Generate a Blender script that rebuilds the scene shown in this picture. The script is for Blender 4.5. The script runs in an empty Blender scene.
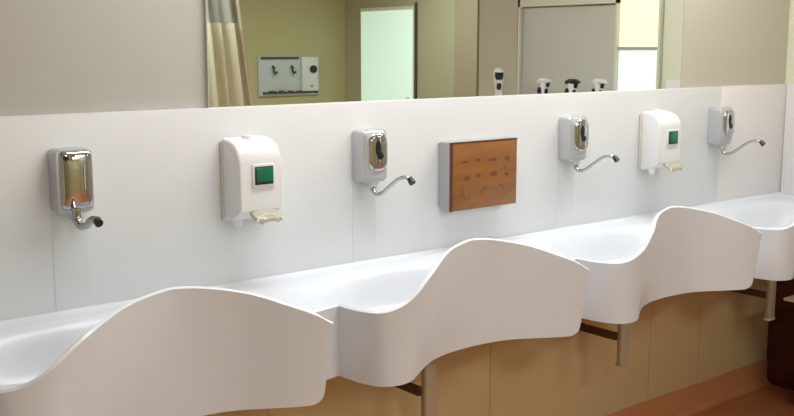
import bpy, bmesh, math, random
from mathutils import Vector, Matrix
random.seed(4)
scn = bpy.context.scene
COL = scn.collection

# ------------------------------------------------------------------ camera
PX, PY, PW, PH = 397.0, 208.0, 794.0, 416.0
FPX = 1000.0
PITCH = math.atan(160.0 / FPX)
ANG = math.atan(1249.0 * math.cos(PITCH) / FPX)          # heading measured from +X towards +Y
cam_data = bpy.data.cameras.new('camera')
cam = bpy.data.objects.new('camera', cam_data)
COL.objects.link(cam)
cam_data.sensor_fit = 'HORIZONTAL'
cam_data.sensor_width = 36.0
cam_data.lens = FPX / PW * 36.0
cam_data.clip_start = 0.05
cam.location = (0.0, -2.4472, 1.5724)
fwd = Vector((math.cos(ANG) * math.cos(PITCH), math.sin(ANG) * math.cos(PITCH), -math.sin(PITCH)))
cam.rotation_euler = fwd.to_track_quat('-Z', 'Y').to_euler()
scn.camera = cam

# ------------------------------------------------------------------ world, exposure
world = bpy.data.worlds.new('world')
scn.world = world
world.use_nodes = True
wb = world.node_tree.nodes['Background']
wb.inputs[0].default_value = (0.85, 0.92, 1.0, 1)
wb.inputs[1].default_value = 0.15
scn.view_settings.view_transform = 'Standard'
scn.view_settings.look = 'None'
scn.view_settings.gamma = 1
scn.view_settings.use_curve_mapping = False
scn.view_settings.exposure = 0.22


def area(name, loc, sx, sy, power, col=(1, 0.97, 0.92)):
    d = bpy.data.lights.new(name, 'AREA')
    d.shape = 'RECTANGLE'
    d.size, d.size_y = sx, sy
    d.energy = power
    d.color = col
    o = bpy.data.objects.new(name, d)
    o.location = loc
    COL.objects.link(o)
    return o


WALL_LIGHTS = [(1.7, -0.49), (3.15, -0.49)]
ROOM_LIGHTS = [(0.4, -3.4), (2.6, -3.4), (0.4, -5.2), (2.6, -5.2), (5.2, -4.2)]
for lx, ly in WALL_LIGHTS:
    area('lamp_light', (lx, ly, 2.44), 1.15, 0.14, 13, (0.95, 0.985, 1.0))
for lx, ly in ROOM_LIGHTS:
    area('lamp_light', (lx, ly, 2.44), 0.9, 0.5, 22, (0.84, 0.97, 1.0))

# ------------------------------------------------------------------ materials
def lin(c):
    c /= 255.0
    return c / 12.92 if c <= 0.04045 else ((c + 0.055) / 1.055) ** 2.4


def rgb(r, g, b):
    return (lin(r), lin(g), lin(b), 1.0)


def mat(name, col, rough=0.5, metal=0.0, noise=0.0, nscale=8.0, bump=0.0, bscale=60.0, emis=None, estr=0.0,
        coat=0.0, spec=0.5, trans=0.0):
    m = bpy.data.materials.new(name)
    m.use_nodes = True
    nt = m.node_tree
    b = nt.nodes['Principled BSDF']
    b.inputs['Base Color'].default_value = col
    b.inputs['Roughness'].default_value = rough
    b.inputs['Metallic'].default_value = metal
    b.inputs['Specular IOR Level'].default_value = spec
    b.inputs['Coat Weight'].default_value = coat
    b.inputs['Coat Roughness'].default_value = 0.1
    b.inputs['Transmission Weight'].default_value = trans
    if emis:
        b.inputs['Emission Color'].default_value = emis
        b.inputs['Emission Strength'].default_value = estr
    tc = nt.nodes.new('ShaderNodeTexCoord')
    if noise:
        n = nt.nodes.new('ShaderNodeTexNoise')
        n.inputs['Scale'].default_value = nscale
        n.inputs['Detail'].default_value = 4
        nt.links.new(tc.outputs['Object'], n.inputs['Vector'])
        mp = nt.nodes.new('ShaderNodeMapRange')
        mp.inputs['To Min'].default_value = 1 - noise
        mp.inputs['To Max'].default_value = 1 + noise
        nt.links.new(n.outputs['Fac'], mp.inputs['Value'])
        mx = nt.nodes.new('ShaderNodeVectorMath')
        mx.operation = 'SCALE'
        mx.inputs[0].default_value = col[:3]
        nt.links.new(mp.outputs['Result'], mx.inputs['Scale'])
        nt.links.new(mx.outputs['Vector'], b.inputs['Base Color'])
    if bump:
        n2 = nt.nodes.new('ShaderNodeTexNoise')
        n2.inputs['Scale'].default_value = bscale
        nt.links.new(tc.outputs['Object'], n2.inputs['Vector'])
        bp = nt.nodes.new('ShaderNodeBump')
        bp.inputs['Strength'].default_value = bump
        bp.inputs['Distance'].default_value = 0.01
        nt.links.new(n2.outputs['Fac'], bp.inputs['Height'])
        nt.links.new(bp.outputs['Normal'], b.inputs['Normal'])
    return m


def wood(name, c1, c2, scale=(1, 1, 14), rough=0.45, coat=0.2):
    m = mat(name, c1, rough, coat=coat)
    nt = m.node_tree
    b = nt.nodes['Principled BSDF']
    tc = [n for n in nt.nodes if n.type == 'TEX_COORD'][0]
    mp = nt.nodes.new('ShaderNodeMapping')
    mp.inputs['Scale'].default_value = scale
    n = nt.nodes.new('ShaderNodeTexNoise')
    n.inputs['Scale'].default_value = 3
    n.inputs['Detail'].default_value = 6
    n.inputs['Distortion'].default_value = 0.6
    r = nt.nodes.new('ShaderNodeValToRGB')
    r.color_ramp.elements[0].color = c1
    r.color_ramp.elements[1].color = c2
    r.color_ramp.elements[0].position = 0.35
    r.color_ramp.elements[1].position = 0.7
    nt.links.new(tc.outputs['Object'], mp.inputs['Vector'])
    nt.links.new(mp.outputs['Vector'], n.inputs['Vector'])
    nt.links.new(n.outputs['Fac'], r.inputs['Fac'])
    nt.links.new(r.outputs['Color'], b.inputs['Base Color'])
    return m


M = dict(
    beige=mat('beige_wallcovering', rgb(184, 183, 174), 0.8, noise=0.015, bump=0.03, bscale=180),
    beige_right=mat('beige_wallcovering_warm', rgb(192, 186, 168), 0.8, noise=0.015, bump=0.03, bscale=180),
    cream=mat('cream_wall', rgb(226, 226, 204), 0.8, noise=0.02, bump=0.1, bscale=150),
    olive=mat('yellow_green_wall', rgb(186, 183, 136), 0.85, noise=0.02, bump=0.1, bscale=150),
    column=mat('brown_grey_column', rgb(158, 148, 122), 0.8, noise=0.02),
    far=mat('far_wall', rgb(170, 168, 138), 0.85, noise=0.02),
    tan=mat('tan_lower_wall', rgb(197, 171, 127), 0.7, noise=0.03, nscale=3, bump=0.1, bscale=140),
    taupe=mat('taupe_laminate', rgb(190, 185, 165), 0.6, noise=0.015),
    grey_door=mat('greige_door', rgb(190, 188, 176), 0.45, noise=0.01),
    frame=mat('pale_frame', rgb(214, 212, 196), 0.5),
    joint=mat('dark_joint', rgb(80, 74, 58), 0.7),
    splash=mat('white_splash_panel', rgb(221, 221, 222), 0.28, noise=0.006, nscale=2, spec=0.4),
    splash_w=mat('white_splash_panel_warm', rgb(228, 223, 222), 0.3, noise=0.006, nscale=2, spec=0.4),
    cover=mat('pale_grey_strip', rgb(216, 216, 217), 0.3),  # greyer tone of the thin strips below the tap housings
    solid=mat('white_solid_surface', rgb(222, 226, 232), 0.3, noise=0.006, nscale=3, spec=0.45),
    chrome=mat('chrome', rgb(190, 190, 192), 0.06, 1.0),
    satin=mat('satin_grey_metal', rgb(196, 197, 200), 0.36, 0.45, noise=0.02),
    white_plastic=mat('white_plastic', rgb(230, 230, 230), 0.35, spec=0.4),
    ivory=mat('ivory_plastic', rgb(206, 200, 184), 0.4),
    lever=mat('translucent_lever', rgb(206, 200, 180), 0.2, trans=0.35),
    green=mat('green_window', rgb(10, 112, 82), 0.15, noise=0.1, nscale=30),
    black=mat('black_rubber', rgb(18, 18, 18), 0.4),
    dark=mat('dark_metal', rgb(84, 58, 34), 0.5, 0.3, noise=0.1),
    post=mat('grey_post', rgb(176, 160, 138), 0.45, 0.2, noise=0.04, nscale=20),
    seam=mat('tan_seam', rgb(184, 156, 112), 0.7),
    grey=mat('grey_casing', rgb(168, 168, 168), 0.5),
    board=wood('brown_board', rgb(134, 82, 32), rgb(154, 98, 42), (2, 2, 9)),
    carve=mat('dark_carving', rgb(112, 64, 30), 0.6),
    edge=mat('dark_board_edge', rgb(92, 44, 22), 0.5),
    redwood=wood('dark_red_wood', rgb(64, 14, 10), rgb(86, 24, 16), (2, 2, 9)),
    redtop=wood('red_wood_edge', rgb(236, 216, 204), rgb(242, 226, 216), (2, 2, 9)),
    baseb=wood('brown_floor_covering_upstand', rgb(192, 126, 82), rgb(200, 134, 90), (1, 1, 5), 0.5),
    floor=wood('brown_vinyl_floor', rgb(180, 116, 78), rgb(190, 124, 86), (1, 6, 1), 0.4),
    ceil=mat('white_ceiling', rgb(236, 234, 226), 0.9, bump=0.2, bscale=90),
    curtain=mat('pale_yellow_curtain', rgb(228, 224, 194), 0.9, noise=0.05, nscale=20),
    mesh_top=mat('grey_net_curtain_top', rgb(188, 192, 180), 0.9, noise=0.04, nscale=80),
    hem=mat('cream_hem', rgb(232, 226, 196), 0.9),
    alu=mat('white_aluminium', rgb(220, 222, 220), 0.4, 0.2),
    pale_board=mat('pale_blue_grey_board', rgb(190, 200, 200), 0.5),
    lit=mat('lit_diffuser', rgb(255, 255, 250), 0.5, emis=(1, 0.97, 0.9, 1), estr=2.5),
    pane_y=mat('lit_yellow_pane', rgb(250, 250, 205), 0.3, emis=rgb(250, 250, 200), estr=0.62),
    pane_w=mat('lit_white_pane', rgb(230, 245, 238), 0.3, emis=rgb(232, 250, 242), estr=0.52),
    pane_g=mat('lit_frosted_glass', rgb(210, 235, 215), 0.3, emis=rgb(206, 234, 220), estr=0.52),
)
mir = mat('mirror_glass', (0.84, 0.86, 0.83, 1), 0.0, 1.0)


# ------------------------------------------------------------------ helpers
def mesh_obj(name, bm, m, parent=None, smooth=False):
    bmesh.ops.recalc_face_normals(bm, faces=bm.faces)
    me = bpy.data.meshes.new(name)
    bm.to_mesh(me)
    bm.free()
    if smooth:
        for p in me.polygons:
            p.use_smooth = True
        try:
            me.set_sharp_from_angle(angle=math.radians(38))
        except Exception:
            pass
    me.materials.append(m)
    o = bpy.data.objects.new(name, me)
    COL.objects.link(o)
    if parent:
        o.parent = parent
    return o


def add_box(bm, x0, x1, y0, y1, z0, z1, bev=0.0, seg=2):
    r = bmesh.ops.create_cube(bm, size=1.0)
    vs = r['verts']
    for v in vs:
        v.co = Vector(((x0 + x1) / 2 + v.co.x * (x1 - x0), (y0 + y1) / 2 + v.co.y * (y1 - y0), (z0 + z1) / 2 + v.co.z * (z1 - z0)))
    if bev:
        es = list({e for v in vs for e in v.link_edges})
        bmesh.ops.bevel(bm, geom=es, offset=bev, segments=seg, profile=0.5, affect='EDGES')


def box(name, x0, x1, y0, y1, z0, z1, m, parent=None, bev=0.0, seg=2):
    bm = bmesh.new()
    add_box(bm, x0, x1, y0, y1, z0, z1, bev, seg)
    return mesh_obj(name, bm, m, parent, smooth=bev > 0)


def struct(name, *a, **k):
    o = box(name, *a, **k)
    o['kind'] = 'structure'
    return o


def catmull(P, n=6):
    out = []
    for i in range(len(P) - 1):
        p0 = P[max(i - 1, 0)]; p1 = P[i]; p2 = P[i + 1]; p3 = P[min(i + 2, len(P) - 1)]
        for k in range(n):
            t = k / n
            out.append(tuple(0.5 * ((2 * b) + (-a + c) * t + (2 * a - 5 * b + 4 * c - d) * t * t + (-a + 3 * b - 3 * c + d) * t ** 3)
                             for a, b, c, d in zip(p0, p1, p2, p3)))
    out.append(tuple(P[-1]))
    return out


def add_tube(bm, pts, rad, n=12, caps=True, flat=1.0):
    pts = [Vector(p) for p in pts]
    rings = []
    for i, p in enumerate(pts):
        t = (pts[min(i + 1, len(pts) - 1)] - pts[max(i - 1, 0)]).normalized()
        up = Vector((1, 0, 0)) if abs(t.x) < 0.9 else Vector((0, 0, 1))
        a = t.cross(up).normalized(); b = t.cross(a).normalized()
        r = rad[i] if isinstance(rad, (list, tuple)) else rad
        rings.append([bm.verts.new(p + (a * math.cos(2 * math.pi * k / n) * flat + b * math.sin(2 * math.pi * k / n)) * r) for k in range(n)])
    for i in range(len(rings) - 1):
        for k in range(n):
            bm.faces.new((rings[i][k], rings[i][(k + 1) % n], rings[i + 1][(k + 1) % n], rings[i + 1][k]))
    if caps:
        bm.faces.new(rings[0]); bm.faces.new(rings[-1])


def add_prism(bm, poly, axis, a0, a1, bev=0.0, seg=2):
    """extrude polygon (2D) along axis: 'x' -> poly=(y,z); 'y' -> (x,z); 'z' -> (x,y)"""
    def P(q, a):
        return {'x': (a, q[0], q[1]), 'y': (q[0], a, q[1]), 'z': (q[0], q[1], a)}[axis]
    A = [bm.verts.new(P(q, a0)) for q in poly]
    B = [bm.verts.new(P(q, a1)) for q in poly]
    f1 = bm.faces.new(A); f2 = bm.faces.new(B[::-1])
    n = len(poly)
    for i in range(n):
        bm.faces.new((A[i], B[i], B[(i + 1) % n], A[(i + 1) % n]))
    if bev:
        es = list(set(f1.edges) | set(f2.edges))
        bmesh.ops.bevel(bm, geom=es, offset=bev, segments=seg, profile=0.5, affect='EDGES')


def prism(name, poly, axis, a0, a1, m, parent=None, bev=0.0, seg=2, smooth=True):
    bm = bmesh.new()
    add_prism(bm, poly, axis, a0, a1, bev, seg)
    return mesh_obj(name, bm, m, parent, smooth)


def disc(bm, c, r, axis, depth, n=24):
    c = Vector(c)
    d = {'x': Vector((1, 0, 0)), 'y': Vector((0, 1, 0)), 'z': Vector((0, 0, 1))}[axis]
    add_tube(bm, [c, c + d * depth], r, n)


def thing(name, label, cat, loc=(0, 0, 0), group=None):
    o = bpy.data.objects.new(name, None)
    o.empty_display_size = 0.1
    COL.objects.link(o)
    o.location = loc
    tag(o, label, cat, group)
    return o


def tag(o, label, cat, group=None):
    o['label'] = label
    o['category'] = cat
    if group:
        o['group'] = group
    return o


def dup(root, loc, label, group=None):
    r = root.copy(); COL.objects.link(r); r.location = loc
    r['label'] = label
    if group:
        r['group'] = group
    for ch in list(root.children):
        c = ch.copy(); COL.objects.link(c); c.parent = r
        for g in ch.children:
            d = g.copy(); COL.objects.link(d); d.parent = c
    return r


def pl(label_obj, text):
    label_obj['label'] = text
    return label_obj


# ------------------------------------------------------------------ the room
XR = 4.29            # right side wall
H = 2.5
struct('floor', -2.6, 6.5, -6.3, 0.15, -0.1, 0.0, M['floor'])
struct('ceiling', -2.6, 6.5, -6.3, 0.15, H, H + 0.1, M['ceil'])
struct('wall_back', -2.6, XR + 0.12, 0.03, 0.15, 0, H, M['beige'])
struct('wall_back_lower', -2.6, XR, 0.0, 0.03, 0.0, 0.72, M['tan'])
struct('wall_back_right', 3.491, XR, 0.018, 0.03, 1.41, H, M['beige_right'])
struct('wall_left', -2.7, -2.6, -6.3, 0.15, 0, H, M['cream'])
struct('wall_opposite', -2.6, 6.5, -6.3, -6.1, 0, H, M['olive'])
struct('wall_far', 6.26, 6.5, -6.1, -2.06, 0, H, M['far'])
struct('wall_return', XR, 6.26, -1.99, -1.90, 0, H, M['cream'])
struct('wall_right', XR, XR + 0.12, -1.90, 0.03, 0, H, M['cream'])
# cove skirting of the brown floor covering turned up the wall
bm = bmesh.new()
add_prism(bm, [(0.0, 0.118), (-0.006, 0.116), (-0.008, 0.03), (-0.02, 0.008), (-0.035, 0.001), (0.0, 0.001)], 'x', -2.6, XR)
mesh_obj('baseboard_back', bm, M['baseb'], smooth=True)['kind'] = 'structure'
bm = bmesh.new()
for xs_ in (-0.35, 0.57, 1.49, 2.41, 3.33, 3.68):
    add_box(bm, xs_, xs_ + 0.004, -0.0015, 0.0, 0.118, 0.72)
mesh_obj('trim_1', bm, M['seam'])['kind'] = 'structure'
# dark red wood lining of the side wall under the basins
struct('trim_2', XR - 0.05, XR, -0.62, 0.0, 0.0, 0.70, M['redwood'])
# white splash panels
struct('trim_3', -2.6, 3.757, 0.0, 0.03, 0.72, 1.41, M['splash'], bev=0.003)
struct('trim_4', 3.759, XR, 0.0, 0.03, 0.72, 1.41, M['splash_w'], bev=0.003)
struct('trim_5', XR - 0.02, XR, -0.62, -0.001, 0.72, 1.41, M['splash_w'], bev=0.003)
# thin strips under the taps, slightly greyer than the splash panel
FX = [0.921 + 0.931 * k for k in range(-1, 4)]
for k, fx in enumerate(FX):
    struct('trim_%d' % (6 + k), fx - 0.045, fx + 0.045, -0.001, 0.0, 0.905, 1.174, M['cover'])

# ------------------------------------------------------------------ mirror
t = thing('mirror', 'wide mirror above the white splash panel, reflecting the room', 'mirror', (2.407, 0.03, 1.41))
box('mirror_glass', -1.071, 1.084, -0.012, -0.004, 0.0, 0.78, mir, t)
bm = bmesh.new()
add_box(bm, -1.074, -1.071, -0.013, 0.0, 0, 0.783)
add_box(bm, 1.084, 1.087, -0.014, 0.0, 0, 0.783)
add_box(bm, -1.074, 1.087, -0.014, 0.0, 0.78, 0.785)
mesh_obj('frame', bm, M['beige'], t)

# ------------------------------------------------------------------ wash basins
plan_s = [(.146, -.348), (.150, -.395), (.160, -.448), (.182, -.492), (.226, -.511), (.275, -.501), (.341, -.457), (.414, -.413),
          (.465, -.393), (.52, -.381), (.598, -.377), (.66, -.382), (.71, -.391), (.76, -.408), (.802, -.430), (.881, -.477),
          (.93, -.501), (.963, -.513)]
plan = [(-.125, -.408), (-.08, -.393), (-.02, -.380), (.06, -.364), (.138, -.3485)] + catmull(plan_s, 5)
ztab = [(-.2, .897), (.02, .897), (.10, .897), (.15, .8975), (.19, .903), (.226, .913), (.30, .935), (.37, .955), (.42, .970), (.46, .985), (.50, .998), (.54, 1.009),
        (.60, 1.022), (.65, 1.020), (.70, 1.012), (.75, 1.001), (.80, .987), (.85, .966), (.90, .944), (.93, .929), (.965, .907), (1.03, .885)]
BOT = 0.705


def interp(tab, u):
    for (a, za), (b, zb) in zip(tab, tab[1:]):
        if u <= b:
            return za + (zb - za) * max(0, (u - a) / (b - a))
    return tab[-1][1]


zs = catmull(ztab, 6)
def ztop(u):
    return interp(zs, u) + 0.72 * lean(u)


def smooth(a, b, x):
    t_ = max(0, min(1, (x - a) / (b - a)))
    return t_ * t_ * (3 - 2 * t_)


def lean(u):
    """the sheet leans outwards where the rim climbs to the crest"""
    return 0.044 * smooth(0.20, 0.38, u) * (1 - smooth(0.38, 0.64, u))


def apron_mesh():
    bm = bmesh.new()
    T = 0.013
    n = len(plan)
    N = []
    for i, (x, y) in enumerate(plan):
        a = plan[max(i - 1, 0)]; b = plan[min(i + 1, n - 1)]
        d = Vector((b[0] - a[0], b[1] - a[1])).normalized()
        N.append(Vector((d.y, -d.x)))                      # outward (towards -y)
    rows = 8
    out, inn = [], []
    for i, (x, y) in enumerate(plan):
        zt = ztop(x)
        zb = BOT
        if x > 0.925:
            q = (x - 0.925) / 0.038
            zb = BOT + 0.03 * (1 - math.sqrt(max(0, 1 - q * q)))
        co, ci = [], []
        for r in range(rows + 1):
            tt = r / rows
            z = zb + (zt - zb) * tt
            # the free end leans in a little towards the bottom
            sh = -0.020 * (1 - tt) * smooth(0.6, 0.963, x)
            xo, yo = x + sh, y - sh * 0.6 - lean(x) * tt
            co.append(bm.verts.new((xo, yo, z)))
            ci.append(bm.verts.new((xo - N[i].x * T, yo - N[i].y * T, z)))
        # rounded lip
        pk = bm.verts.new((x - N[i].x * T / 2, y - N[i].y * T / 2 - lean(x), zt + 0.004))
        out.append(co); inn.append(ci + [pk])
    for i in range(n - 1):
        for r in range(rows):
            bm.faces.new((out[i][r], out[i + 1][r], out[i + 1][r + 1], out[i][r + 1]))
            bm.faces.new((inn[i][r], inn[i][r + 1], inn[i + 1][r + 1], inn[i + 1][r]))
        bm.faces.new((out[i][rows], out[i + 1][rows], inn[i + 1][rows + 1], inn[i][rows + 1]))
        bm.faces.new((inn[i][rows + 1], inn[i + 1][rows + 1], inn[i + 1][rows], inn[i][rows]))
        bm.faces.new((out[i][0], inn[i][0], inn[i + 1][0], out[i + 1][0]))
    for i in (0, n - 1):
        for r in range(rows):
            bm.faces.new((out[i][r], out[i][r + 1], inn[i][r + 1], inn[i][r]))
        bm.faces.new((out[i][rows], inn[i][rows + 1], inn[i][rows]))
    return bm


def yfront(u):
    """inner face of the front sheet, periodic"""
    T_ = 0.010
    if u > 0.812:
        u -= 0.95
        T_ = 0.0165
    tab = plan
    for (x0, y0), (x1, y1) in zip(tab, tab[1:]):
        if x0 <= u <= x1 and x1 > x0:
            return y0 + (y1 - y0) * (u - x0) / (x1 - x0) + T_ - lean(u) * 0.42
    return tab[0][1] + 0.0165




def bowl_mesh(u1=0.9495):
    bm = bmesh.new()
    us = [i * u1 / 76 for i in range(77)]
    for e in (.1455, .150, .8115, .8125):
        us.append(e)
    us = sorted(us)
    nv = 30
    G = []
    for u in us:
        yf = yfront(u)
        c = []
        for j in range(nv + 1):
            s = j / nv
            y = yf * s
            # oval bowl centred before the tap, raised dry deck between two bowls
            ex = (u - 0.47) / 0.40
            ey = (y + 0.265) / 0.215
            rr = (abs(ex) ** 2.6 + abs(ey) ** 2.6) ** (1 / 2.6)
            dep = 0.115 * (1 - smooth(0.55, 1.0, rr)) + 0.006 * (1 - smooth(0.95, 1.05, rr))
            z = 0.905 - dep
            if s > 0.9:
                z -= 0.006 * smooth(0.9, 1, s)
            z += 0.010 * smooth(0.018, 0.0, -y)
            c.append(bm.verts.new((u, y, z)))
        G.append(c)
    for i in range(len(us) - 1):
        for j in range(nv):
            bm.faces.new((G[i][j], G[i][j + 1], G[i + 1][j + 1], G[i + 1][j]))
    # closed underside
    bot = []
    for i, u in enumerate(us):
        a = bm.verts.new((u, 0, 0.76)); b = bm.verts.new((u, yfront(u) + lean(u) * 0.36, 0.76))
        bot.append((a, b))
    for i in range(len(us) - 1):
        bm.faces.new((bot[i][0], bot[i + 1][0], bot[i + 1][1], bot[i][1]))
        bm.faces.new((bot[i][0], G[i][0], G[i + 1][0], bot[i + 1][0]))
        bm.faces.new((bot[i][1], bot[i + 1][1], G[i + 1][nv], G[i][nv]))
    bm.faces.new([bot[0][0], bot[0][1]] + G[0][::-1])
    bm.faces.new([bot[-1][0], bot[-1][1]] + G[-1][::-1])
    return bm


G_B = 'white wash basins joined in a row along the wall'
b0 = thing('washbasin', 'white washbasin with wavy front, nearest and largest at the left of the picture', 'washbasin', (0.405, -0.001, 0), G_B)
mesh_obj('bowl', bowl_mesh(), M['solid'], b0, True)
mesh_obj('front_panel', apron_mesh(), M['solid'], b0, True)
bm = bmesh.new()
disc(bm, (0.5, -0.25, 0.782), 0.032, 'z', 0.006)
disc(bm, (0.5, -0.25, 0.788), 0.016, 'z', 0.006)
mesh_obj('drain', bm, M['chrome'], b0, True)
dup(b0, (1.355, -0.001, 0), 'white washbasin with wavy front, second from the left, below the brown wall board')
dup(b0, (2.305, -0.001, 0), 'white washbasin with wavy front, below the second soap dispenser, right of centre')
b4 = dup(b0, (3.255, -0.001, 0), 'white washbasin at the far right end against the side wall')
for ch in b4.children:
    if ch.name.startswith('bowl'):
        bmx = bowl_mesh(1.014)
        bmesh.ops.recalc_face_normals(bmx, faces=bmx.faces)
        me = bpy.data.meshes.new('bowl'); bmx.to_mesh(me); bmx.free()
        for p in me.polygons:
            p.use_smooth = True
        me.set_sharp_from_angle(angle=math.radians(38))
        me.materials.append(M['solid']); ch.data = me
dup(b0, (-0.545, -0.001, 0), 'white washbasin continuing the row outside the left picture edge')

# ------------------------------------------------------------------ taps
def rrect(x0, x1, z0, z1, r, n=5):
    P = []
    for cx, cz, a0 in ((x1 - r, z1 - r, 0), (x0 + r, z1 - r, 90), (x0 + r, z0 + r, 180), (x1 - r, z0 + r, 270)):
        for k in range(n + 1):
            a = math.radians(a0 + 90 * k / n)
            P.append((cx + r * math.cos(a), cz + r * math.sin(a)))
    return P


def bowed_plate(x0, x1, z0, z1, y, bow, thick, r, nx=14, nz=14):
    """front plate curved outwards, with rounded corners"""
    bm = bmesh.new()
    cx, cz = (x0 + x1) / 2, (z0 + z1) / 2
    hx, hz = (x1 - x0) / 2, (z1 - z0) / 2
    rings = []
    for k in range(nx + 1):
        f = k / nx
        ring = []
        for q in rrect(-hx, hx, -hz, hz, r, 6):
            px, pz = q[0] * f, q[1] * f
            yy = y - bow * (1 - (px / hx) ** 2) * (1 - 0.6 * (pz / hz) ** 4) - thick
            if f > 0.92:
                yy += thick * ((f - 0.92) / 0.08)
            ring.append((cx + px, yy, cz + pz))
        rings.append(ring)
    c = bm.verts.new(rings[0][0])
    prev = None
    for ring in rings[1:]:
        vs = [bm.verts.new(p) for p in ring]
        m_ = len(vs)
        for i in range(m_):
            if prev is None:
                bm.faces.new((c, vs[i], vs[(i + 1) % m_]))
            else:
                bm.faces.new((prev[i], vs[i], vs[(i + 1) % m_], prev[(i + 1) % m_]))
        prev = vs
    back = [bm.verts.new((v.co.x, y + 0.002, v.co.z)) for v in prev]
    m_ = len(prev)
    for i in range(m_):
        bm.faces.new((prev[i], back[i], back[(i + 1) % m_], prev[(i + 1) % m_]))
    bm.faces.new(back[::-1])
    return bm


def make_tap(label, variant):
    t = thing('wall_tap', label, 'tap', (FX[1], 0, 1.176), 'chrome sensor taps on the splash panel')
    # satin housing
    prof = rrect(-0.046, 0.044, -0.006, 0.152, 0.012)
    bm = bmesh.new()
    add_prism(bm, prof, 'y', -0.058, -0.0005, 0.004, 2)
    mesh_obj('housing', bm, M['satin'], t, True)
    # chrome front shell
    if variant == 'box':
        mesh_obj('front_cover', bowed_plate(-0.040, 0.044, 0.004, 0.150, -0.058, 0.012, 0.008, 0.012), M['chrome'], t, True)
    else:
        f = mesh_obj('front_cover', bowed_plate(-0.044, 0.043, 0.004, 0.150, -0.058, 0.010, 0.004, 0.022), M['satin'], t, True)
        mesh_obj('chrome_plate', bowed_plate(-0.034, 0.038, 0.028, 0.142, -0.069, 0.006, 0.004, 0.030), M['chrome'], f, True)
    s = bmesh.new()
    if variant == 'box':
        disc(s, (-0.027, -0.0765, 0.132), 0.006, 'y', 0.008)
        mesh_obj('sensor_eye', s, M['black'], t, True)
    else:
        ax = [(-0.004 + 0.009 * math.cos(a), 0.098 + 0.024 * math.sin(a)) for a in [2 * math.pi * k / 20 for k in range(20)]]
        add_prism(s, ax, 'y', -0.0805, -0.072)
        ax = [(0.004 + 0.012 * math.cos(a), 0.074 + 0.011 * math.sin(a)) for a in [2 * math.pi * k / 20 for k in range(20)]]
        add_prism(s, ax, 'y', -0.0797, -0.072)
        mesh_obj('sensor_eye', s, M['black'], t, True)
    # socket below the box and the long thin spout that swings out from the wall
    s = bmesh.new()
    add_tube(s, [(0, -0.044, 0.012), (0, -0.044, -0.006), (0, -0.044, -0.022)], [0.021, 0.020, 0.014], 18)
    mesh_obj('spout_socket', s, M['chrome'] if variant == 'box' else M['satin'], t, True)
    P = catmull([(0, -0.044, 0.0), (0, -0.047, -0.026), (0.0, -0.060, -0.042), (0, -0.090, -0.038), (0, -0.135, -0.009), (0, -0.172, 0.014),
                 (0, -0.205, 0.022), (0, -0.226, 0.017)], 6)
    if variant == 'box':
        P = catmull([(0, -0.050, 0.004), (0, -0.056, -0.022), (0, -0.078, -0.036), (0, -0.115, -0.028), (0, -0.150, -0.012), (0, -0.182, -0.008)], 6)
    th_ = 0.0045 if variant == 'box' else 0.0
    s = bmesh.new()
    n = len(P)
    add_tube(s, P, [0.0125 + th_ - 0.0065 * smooth(0, 0.35, i / n) for i in range(n)], 14)
    sp = mesh_obj('spout', s, M['chrome'], t, True)
    s = bmesh.new()
    if variant == 'box':
        add_tube(s, [(0, -0.176, -0.008), (0, -0.192, -0.014)], [0.0095, 0.0105], 14)
    else:
        add_tube(s, [(0, -0.221, 0.021), (0, -0.235, 0.008)], [0.0085, 0.0105], 14)
    mesh_obj('spout_tip', s, M['black'], sp, True)
    return t


tb = make_tap('chrome boxy sensor tap, nearest at the left, its short spout seen end-on', 'box')
to = make_tap('chrome sensor tap left of the brown wall board', 'oval')
to.location = (FX[2], 0, 1.176)
dup(to, (FX[3], 0, 1.176), 'chrome sensor tap between the brown wall board and the second soap dispenser')
dup(to, (FX[4], 0, 1.176), 'chrome sensor tap at the far right, beyond the second soap dispenser')
dup(tb, (FX[0], 0, 1.176), 'chrome boxy sensor tap outside the left picture edge')

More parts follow.
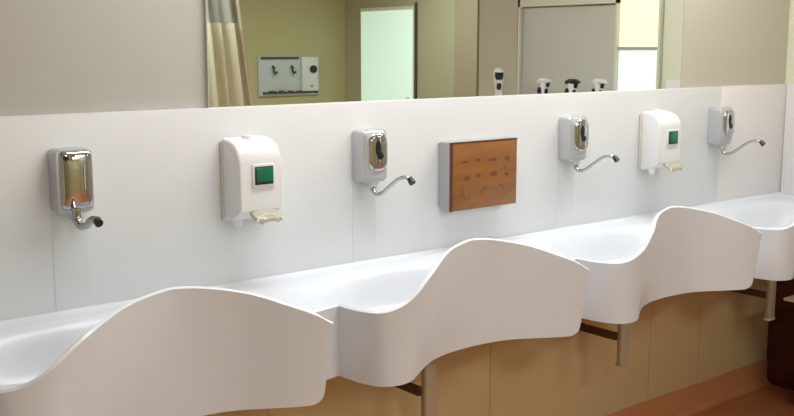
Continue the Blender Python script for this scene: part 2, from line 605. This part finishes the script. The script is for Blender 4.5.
# ------------------------------------------------------------------ soap dispensers
def make_soap(label):
    t = thing('soap_dispenser', label, 'soap dispenser', (1.352, 0, 1.092), 'white soap dispensers on the splash panel')
    box('back_plate', 0.0, 0.142, -0.012, 0, 0.004, 0.228, M['ivory'], t, 0.004)
    # side profile (y, z): hood slopes back at top
    prof = [(-0.010, 0.006), (-0.060, 0.012), (-0.088, 0.030), (-0.100, 0.040), (-0.101, 0.172), (-0.098, 0.190), (-0.088, 0.209), (-0.070, 0.224),
            (-0.045, 0.233), (-0.010, 0.236)]
    bm = bmesh.new()
    add_prism(bm, prof, 'x', 0.003, 0.139, 0.008, 3)
    mesh_obj('cover', bm, M['white_plastic'], t, True)
    bm = bmesh.new()
    add_tube(bm, [(0.071, -0.035, 0.230), (0.071, -0.035, 0.242)], [0.020, 0.016], 20)
    mesh_obj('lid_knob', bm, M['white_plastic'], t, True)
    w = box('window_bezel', 0.042, 0.114, -0.1055, -0.099, 0.104, 0.168, M['white_plastic'], t, 0.003)
    g = box('level_window', 0.049, 0.107, -0.1075, -0.104, 0.111, 0.161, M['black'], t, 0.001)
    pl(g, 'dark green level window')
    box('window_pane', 0.0535, 0.1045, -0.1085, -0.106, 0.118, 0.158, M['green'], g, 0.0006)
    # bottom nozzle foot
    bm = bmesh.new()
    add_tube(bm, [(0.022, -0.050, 0.020), (0.022, -0.055, 0.000), (0.022, -0.055, -0.008)], [0.017, 0.014, 0.009], 16)
    mesh_obj('nozzle', bm, M['white_plastic'], t, True)
    # push lever: shallow translucent scoop
    bm = bmesh.new()
    rows = []
    for k in range(9):
        s = k / 8
        yy = -0.085 - 0.045 * s
        zz = 0.040 - 0.016 * s - 0.012 * s * s
        hw = 0.030 + 0.014 * math.sin(math.pi * (0.25 + 0.6 * s))
        if s > 0.8:
            hw *= 1 - 1.6 * (s - 0.8)
        rows.append([(0.082 + hw * math.cos(math.pi * j / 10), yy, zz + 0.007 * math.sin(math.pi * j / 10)) for j in range(11)])
    top = [[bm.verts.new(p) for p in r] for r in rows]
    btm = [[bm.verts.new((p[0], p[1], p[2] - 0.008)) for p in r] for r in rows]
    for a in range(8):
        for j in range(10):
            bm.faces.new((top[a][j], top[a][j + 1], top[a + 1][j + 1], top[a + 1][j]))
            bm.faces.new((btm[a][j], btm[a + 1][j], btm[a + 1][j + 1], btm[a][j + 1]))
        for j in (0, 10):
            bm.faces.new((top[a][j], top[a + 1][j], btm[a + 1][j], btm[a][j]))
    for a in (0, 8):
        for j in range(10):
            bm.faces.new((top[a][j], btm[a][j], btm[a][j + 1], top[a][j + 1]))
    lv = mesh_obj('push_lever', bm, M['lever'], t, True)
    bm = bmesh.new()
    P = [(0.082 + 0.040 * math.cos(a), -0.128 + 0.012 * math.sin(a), 0.010 + 0.018 * max(0, math.sin(a))) for a in [math.pi * k / 14 for k in range(15)]]
    add_tube(bm, P, 0.0035, 8)
    mesh_obj('lever_rim', bm, M['ivory'], lv, True)
    return t


s1 = make_soap('white soap dispenser with green window, left, between the first two taps')
dup(s1, (3.205, 0, 1.092), 'white soap dispenser with green window, right, between the last two taps')

# ------------------------------------------------------------------ brown wall board box
t = thing('wall_box', 'grey box with brown wooden front mounted on the splash panel', 'wall box', (2.157, 0, 1.045))
prof = [(0.0, 0.022), (-0.004, 0.010), (-0.020, -0.001), (-0.056, -0.001), (-0.056, 0.226), (-0.010, 0.226), (0.0, 0.222)]
bm = bmesh.new()
add_prism(bm, prof, 'x', 0.0, 0.303, 0.002, 1)
mesh_obj('casing', bm, M['grey'], t, True)
box('front_board', 0.002, 0.302, -0.0645, -0.056, 0.001, 0.224, M['board'], t, 0.001)
bm = bmesh.new()
add_box(bm, 0.001, 0.007, -0.0655, -0.056, 0.0, 0.225)
add_box(bm, 0.001, 0.303, -0.0655, -0.056, 0.2215, 0.2255)
mesh_obj('board_edge', bm, M['edge'], t)
# the shallow carved marks
def mark(poly):
    m_ = bmesh.new()
    add_prism(m_, poly, 'y', -0.0650, -0.060)
    mesh_obj('carved_mark', m_, M['carve'], t)
def dot(x, z, rx, rz):
    mark([(x + rx * math.cos(q) * (1 + .12 * math.sin(3 * q + x * 90)), z + rz * math.sin(q)) for q in [2 * math.pi * k / 16 for k in range(16)]])
for x, z, rx, rz in ((.060, .160, .014, .004), (.118, .162, .012, .006), (.186, .160, .020, .006), (.256, .160, .011, .008),
                     (.070, .105, .014, .007), (.122, .111, .010, .007), (.194, .111, .018, .009), (.254, .106, .010, .006)):
    dot(x, z, rx, rz)
def stroke(pts, w):
    P = catmull(pts, 5)
    L, R = [], []
    for i, p in enumerate(P):
        a = P[max(i - 1, 0)]; b = P[min(i + 1, len(P) - 1)]
        d = Vector((b[0] - a[0], b[1] - a[1])).normalized()
        L.append((p[0] - d.y * w, p[1] + d.x * w)); R.append((p[0] + d.y * w, p[1] - d.x * w))
    mark(L + R[::-1])
stroke([(.050, .075), (.047, .055), (.060, .040), (.078, .033), (.084, .045)], .0018)
stroke([(.135, .040), (.140, .058), (.156, .072), (.158, .055)], .0016)
stroke([(.215, .074), (.236, .068), (.232, .048)], .0016)
stroke([(.240, .140), (.243, .128), (.250, .122)], .0016)

# ------------------------------------------------------------------ support brackets under the basins
def make_bracket(label):
    t = thing('support_bracket', label, 'bracket', (1.955, 0, 0.41), 'brackets under the basins')
    bm = bmesh.new()
    add_prism(bm, rrect(-0.024, 0.024, -0.206, -0.180, 0.008, 3), 'z', 0.0, 0.349)
    mesh_obj('post', bm, M['post'], t, True)
    box('post_foot', -0.0245, 0.0245, -0.207, -0.179, -0.004, 0.008, M['post'], t, 0.003)
    box('arm', -0.034, -0.016, -0.183, 0.0, 0.095, 0.123, M['dark'], t, 0.002)
    return t


k1 = make_bracket('grey post and dark arm under the second basin from the left')
dup(k1, (2.907, 0, 0.41), 'grey post and dark arm under the third basin from the left')
k3 = dup(k1, (3.91, 0, 0.41), 'short grey post under the far right basin, in the dark corner')

for ch in k3.children:
    if ch.name.startswith('post_foot'):
        ch.data = ch.data.copy(); ch.data.materials[0] = M['alu']; ch['label'] = 'pale foot of the post'

# ------------------------------------------------------------------ low red cabinet in the corner
t = thing('low_cabinet', 'low dark red wooden cabinet in the right corner under the last basin', 'cabinet', (4.12, -0.42, 0))
box('body', -0.105, 0.145, -0.20, 0.14, 0.03, 0.506, M['redwood'], t, 0.004)
box('top', -0.215, 0.147, -0.23, 0.165, 0.506, 0.518, M['redtop'], t, 0.002)
d = box('door', -0.095, 0.135, -0.215, -0.20, 0.05, 0.475, M['redwood'], t, 0.003)
box('handle', 0.10, 0.112, -0.228, -0.215, 0.22, 0.32, M['chrome'], d, 0.003)
box('plinth', -0.09, 0.14, -0.18, 0.13, 0.0, 0.03, M['black'], t)

# ------------------------------------------------------------------ ceiling lights
lf = None
def make_light(name, sx, sy, label, group):
    t = thing(name, label, 'ceiling light', (0, 0, 2.45), group)
    bm = bmesh.new()
    add_box(bm, -sx / 2 - .03, sx / 2 + .03, -sy / 2 - .03, -sy / 2, 0, .05)
    add_box(bm, -sx / 2 - .03, sx / 2 + .03, sy / 2, sy / 2 + .03, 0, .05)
    add_box(bm, -sx / 2 - .03, -sx / 2, -sy / 2, sy / 2, 0, .05)
    add_box(bm, sx / 2, sx / 2 + .03, -sy / 2, sy / 2, 0, .05)
    mesh_obj('housing', bm, M['alu'], t)
    box('diffuser', -sx / 2, sx / 2, -sy / 2, sy / 2, 0.006, 0.05, M['lit'], t)
    return t
for i, (lx, ly) in enumerate(WALL_LIGHTS):
    lab = 'long narrow ceiling light above the row of wash basins'
    if i == 0:
        lf = make_light('ceiling_light', 1.2, 0.16, lab, 'narrow ceiling lights over the basins'); lf.location = (lx, ly, 2.45)
    else:
        dup(lf, (lx, ly, 2.45), lab)
for i, (lx, ly) in enumerate(ROOM_LIGHTS):
    lab = 'square-edged ceiling light out in the room behind the viewer'
    if i == 0:
        lr = make_light('ceiling_light', 0.95, 0.55, lab, 'ceiling lights of the room'); lr.location = (lx, ly, 2.45)
    else:
        dup(lr, (lx, ly, 2.45), lab)

# ------------------------------------------------------------------ right wall, seen in the mirror
struct('trim_11', XR - 0.02, XR, -1.99, -1.665, 0, H, M['taupe'])
struct('trim_12', XR - 0.024, XR, -1.665, -1.652, 0, H, M['joint'])
dr = struct('door_1', XR - 0.018, XR, -1.635, -0.945, 0.01, 1.80, M['grey_door'], bev=0.004)
bm = bmesh.new()
add_box(bm, XR - 0.035, XR, -1.652, -1.637, 0, 1.86)
add_box(bm, XR - 0.035, XR, -0.945, -0.93, 0, 1.86)
add_box(bm, XR - 0.035, XR, -1.652, -0.93, 1.805, 1.86)
mesh_obj('trim_13', bm, M['frame'])['kind'] = 'structure'
box('door_handle', XR - 0.05, XR - 0.018, -1.03, -1.01, 0.8, 1.1, M['alu'], dr, 0.004)
w = struct('window_1', XR - 0.012, XR, -0.93, -0.665, 0.80, 2.0, M['frame'])
box('window_pane', XR - 0.02, XR - 0.011, -0.925, -0.675, 1.575, 1.95, M['pane_y'], w)
box('window_pane', XR - 0.02, XR - 0.011, -0.925, -0.675, 0.85, 1.565, M['pane_w'], w)
box('window_rail', XR - 0.026, XR - 0.012, -0.93, -0.665, 1.562, 1.578, M['grey'], w)
box('window_frame', XR - 0.03, XR - 0.010, -0.675, -0.660, 0.80, 2.0, M['frame'], w)

# wash unit with standing taps in front of the right wall
t = thing('side_cabinet', 'pale cabinet by the right wall carrying four standing taps', 'cabinet', (4.13, -1.4, 0))
box('body', -0.12, 0.13, -0.50, 0.55, 0.08, 1.12, M['taupe'], t, 0.004)
box('worktop', -0.14, 0.135, -0.52, 0.57, 1.12, 1.15, M['solid'], t, 0.005)
box('plinth', -0.10, 0.13, -0.48, 0.53, 0, 0.08, M['black'], t)
for q in (-1, 1):
    dd = box('door', -0.134, -0.12, -0.02 + q * 0.26 - 0.24, -0.02 + q * 0.26 + 0.29, 0.1, 1.09, M['taupe'], t, 0.003)
    box('handle', -0.15, -0.134, -0.0 + q * 0.06, 0.012 + q * 0.06, 0.6, 0.72, M['alu'], dd, 0.003)


def stand_tap(loc, label, ang, tall=0.0, mh='alu'):
    t = thing('standing_tap', label, 'tap', loc, 'standing taps reflected in the mirror')
    h = 0.235 + tall
    bm = bmesh.new()
    add_tube(bm, [(0, 0, 0), (0, 0, 0.006), (0, 0, 0.02), (0, 0, h * .55), (0, 0.004, h * .8), (0, 0.012, h)], [0.032, 0.032, 0.022, 0.019, 0.020, 0.023], 18)
    mesh_obj('body', bm, M['white_plastic'], t, True)
    prof = [(-0.026, h - 0.004), (-0.025, h + 0.014), (0.0, h + 0.024), (0.03, h + 0.022), (0.052, h + 0.012), (0.054, h + 0.002), (0.036, h - 0.002)]
    bm = bmesh.new()
    add_prism(bm, prof, 'x', -0.021, 0.021, 0.005, 2)
    hd = mesh_obj('head', bm, M[mh], t, True)
    bm = bmesh.new()
    add_tube(bm, [(0, 0.038, h), (0, 0.034, h - 0.024)], [0.011, 0.009], 14)
    mesh_obj('nozzle', bm, M['black'], hd, True)
    bm = bmesh.new()
    ex = [(0.011 * math.cos(a), h * 0.80 + 0.020 * math.sin(a)) for a in [2 * math.pi * k / 18 for k in range(18)]]
    for sgn in (1,):
        add_prism(bm, ex, 'y', 0.014, 0.027)
    add_prism(bm, [(y_, z_) for y_, z_ in [(-0.006 + 0.013 * math.cos(a), h * 0.80 + 0.022 * math.sin(a)) for a in [2 * math.pi * k / 18 for k in range(18)]]], 'x', -0.025, -0.014)
    mesh_obj('sensor_window', bm, M['black'], t, True)
    t.rotation_euler = (0, 0, ang)
    return t


stand_tap((4.13, -1.33, 1.15), 'standing tap with pale head, leftmost of the three close together in the mirror', 0.0)
stand_tap((4.13, -1.13, 1.15), 'standing tap with black head, middle of the three close together in the mirror', 0.0, 0, 'black')
stand_tap((4.13, -0.945, 1.15), 'standing tap with pale head, rightmost of the three, beside the window reflection', 0.15, 0.005)
# taller one facing the camera side
t = thing('standing_tap', 'taller white tap with black sensor face, apart at the left in the mirror', 'tap', (4.13, -1.676, 1.15), 'standing taps reflected in the mirror')
bm = bmesh.new()
add_tube(bm, [(0, 0, 0), (0, 0, .02), (0, 0, .20), (0, 0, .23), (0, 0, .285), (0, 0, .302), (0, 0, .309)], [.030, .021, .022, .028, .032, .024, .010], 20)
mesh_obj('body', bm, M['white_plastic'], t, True)
bm = bmesh.new()
add_prism(bm, [(-.018, .242), (.018, .242), (.024, .262), (.024, .284), (-.024, .284), (-.024, .262)], 'x', -.034, -.018, .003, 1)
mesh_obj('sensor_window', bm, M['black'], t, True)
bm = bmesh.new()
t.rotation_euler = (0, 0, math.radians(-50))
add_prism(bm, [(-.010, .185), (.010, .185), (.014, .20), (.012, .222), (-.012, .222), (-.014, .20)], 'x', -.030, -.015, .002, 1)
mesh_obj('outlet', bm, M['black'], t, True)

# ------------------------------------------------------------------ far end, seen in the mirror
d3 = struct('door_2', 6.235, 6.26, -5.80, -4.95, 0.02, 1.97, M['frame'])
box('door_glass', 6.228, 6.236, -5.78, -4.97, 0.10, 1.935, M['pane_g'], d3)
box('door_handle', 6.19, 6.228, -5.02, -5.0, 0.9, 1.1, M['alu'], d3, 0.004)
struct('trim_14', 6.23, 6.26, -4.37, -4.07, 0, H, M['column'])
struct('trim_15', 6.235, 6.26, -4.945, -4.925, 0, 2.0, M['joint'])

# pale board with hooks on the opposite wall
t = thing('hook_board', 'pale grey wall board with two hooks and a round dial, seen in the mirror', 'wall board', (5.19, -6.1, 1.10))
box('back_board', -0.0, 0.71, 0, 0.03, 0, 0.39, M['pale_board'], t, 0.004)
box('top_rail', 0.02, 0.46, 0.03, 0.045, 0.365, 0.385, M['joint'], t)
for hx in (0.16, 0.38):
    bm = bmesh.new()
    add_tube(bm, [(hx, 0.03, 0.29), (hx, 0.05, 0.285), (hx, 0.055, 0.24), (hx, 0.075, 0.22), (hx + .02, 0.08, 0.24)], 0.012, 8)
    mesh_obj('hook', bm, M['joint'], t, True)
bx = box('dial_box', 0.49, 0.69, 0.03, 0.06, 0.04, 0.38, M['alu'], t, 0.006)
bm = bmesh.new()
disc(bm, (0.62, 0.06, 0.26), 0.038, 'y', 0.02)
mesh_obj('dial', bm, M['black'], bx, True)
bm = bmesh.new()
disc(bm, (0.60, 0.06, 0.09), 0.015, 'y', 0.012)
mesh_obj('button', bm, M['grey'], bx, True)
bm = bmesh.new()
x = 0.04
while x < 0.66:
    w_ = random.uniform(.02, .05)
    add_box(bm, x, x + w_, 0.03, 0.05, 0.02, 0.02 + random.uniform(.018, .035))
    x += w_ + random.uniform(.004, .012)
mesh_obj('bottom_strip', bm, M['joint'], t)

# curtain
t = thing('curtain', 'pale yellow folded curtain with grey net top, seen at the left of the mirror', 'curtain', (3.0, -3.5, 0))
def cloth(x0, x1, z0, z1, flare, th=0.004, nf=13.0, amp=0.028, y0=0.0):
    bm = bmesh.new()
    nx, nz = 120, 12
    F, B = [], []
    for j in range(nz + 1):
        z = z0 + (z1 - z0) * j / nz
        k = (H - 0.1 - z)
        rf, rb = [], []
        for i in range(nx + 1):
            s = i / nx
            x = x0 + (x1 - x0) * s + flare * k * s * s
            y = y0 + amp * math.sin(nf * 2 * math.pi * s) + 0.012 * math.sin(nf * 3.7 * s + 1)
            rf.append(bm.verts.new((x, y + th, z))); rb.append(bm.verts.new((x, y - th, z)))
        F.append(rf); B.append(rb)
    for j in range(nz):
        for i in range(nx):
            bm.faces.new((F[j][i], F[j][i + 1], F[j + 1][i + 1], F[j + 1][i]))
            bm.faces.new((B[j][i], B[j + 1][i], B[j + 1][i + 1], B[j][i + 1]))
        for i in (0, nx):
            bm.faces.new((F[j][i], F[j + 1][i], B[j + 1][i], B[j][i]))
    for j in (0, nz):
        for i in range(nx):
            bm.faces.new((F[j][i], B[j][i], B[j][i + 1], F[j][i + 1]))
    return bm
mesh_obj('curtain_cloth', cloth(-0.62, 0.41, 0.12, 1.737, 0.125), M['curtain'], t, True)
mesh_obj('net_top', cloth(-0.62, 0.41, 1.737, 2.40, 0.125, 0.002, 13, 0.012), M['mesh_top'], t, True)
bm = bmesh.new()
add_tube(bm, [(0.41 + .125 * (2.4 - z), 0, z) for z in (0.12, 0.6, 1.2, 1.8, 2.4)], 0.016, 8)
mesh_obj('hem', bm, M['hem'], t, True)
bm = bmesh.new()
add_tube(bm, [(-0.7, 0, 2.42), (0.9, 0, 2.42)], 0.014, 10)
for q in (-0.6, 0.1, 0.8):
    add_box(bm, q - .008, q + .008, -.008, .008, 2.42, 2.5)
mesh_obj('rail', bm, M['alu'], t, True)
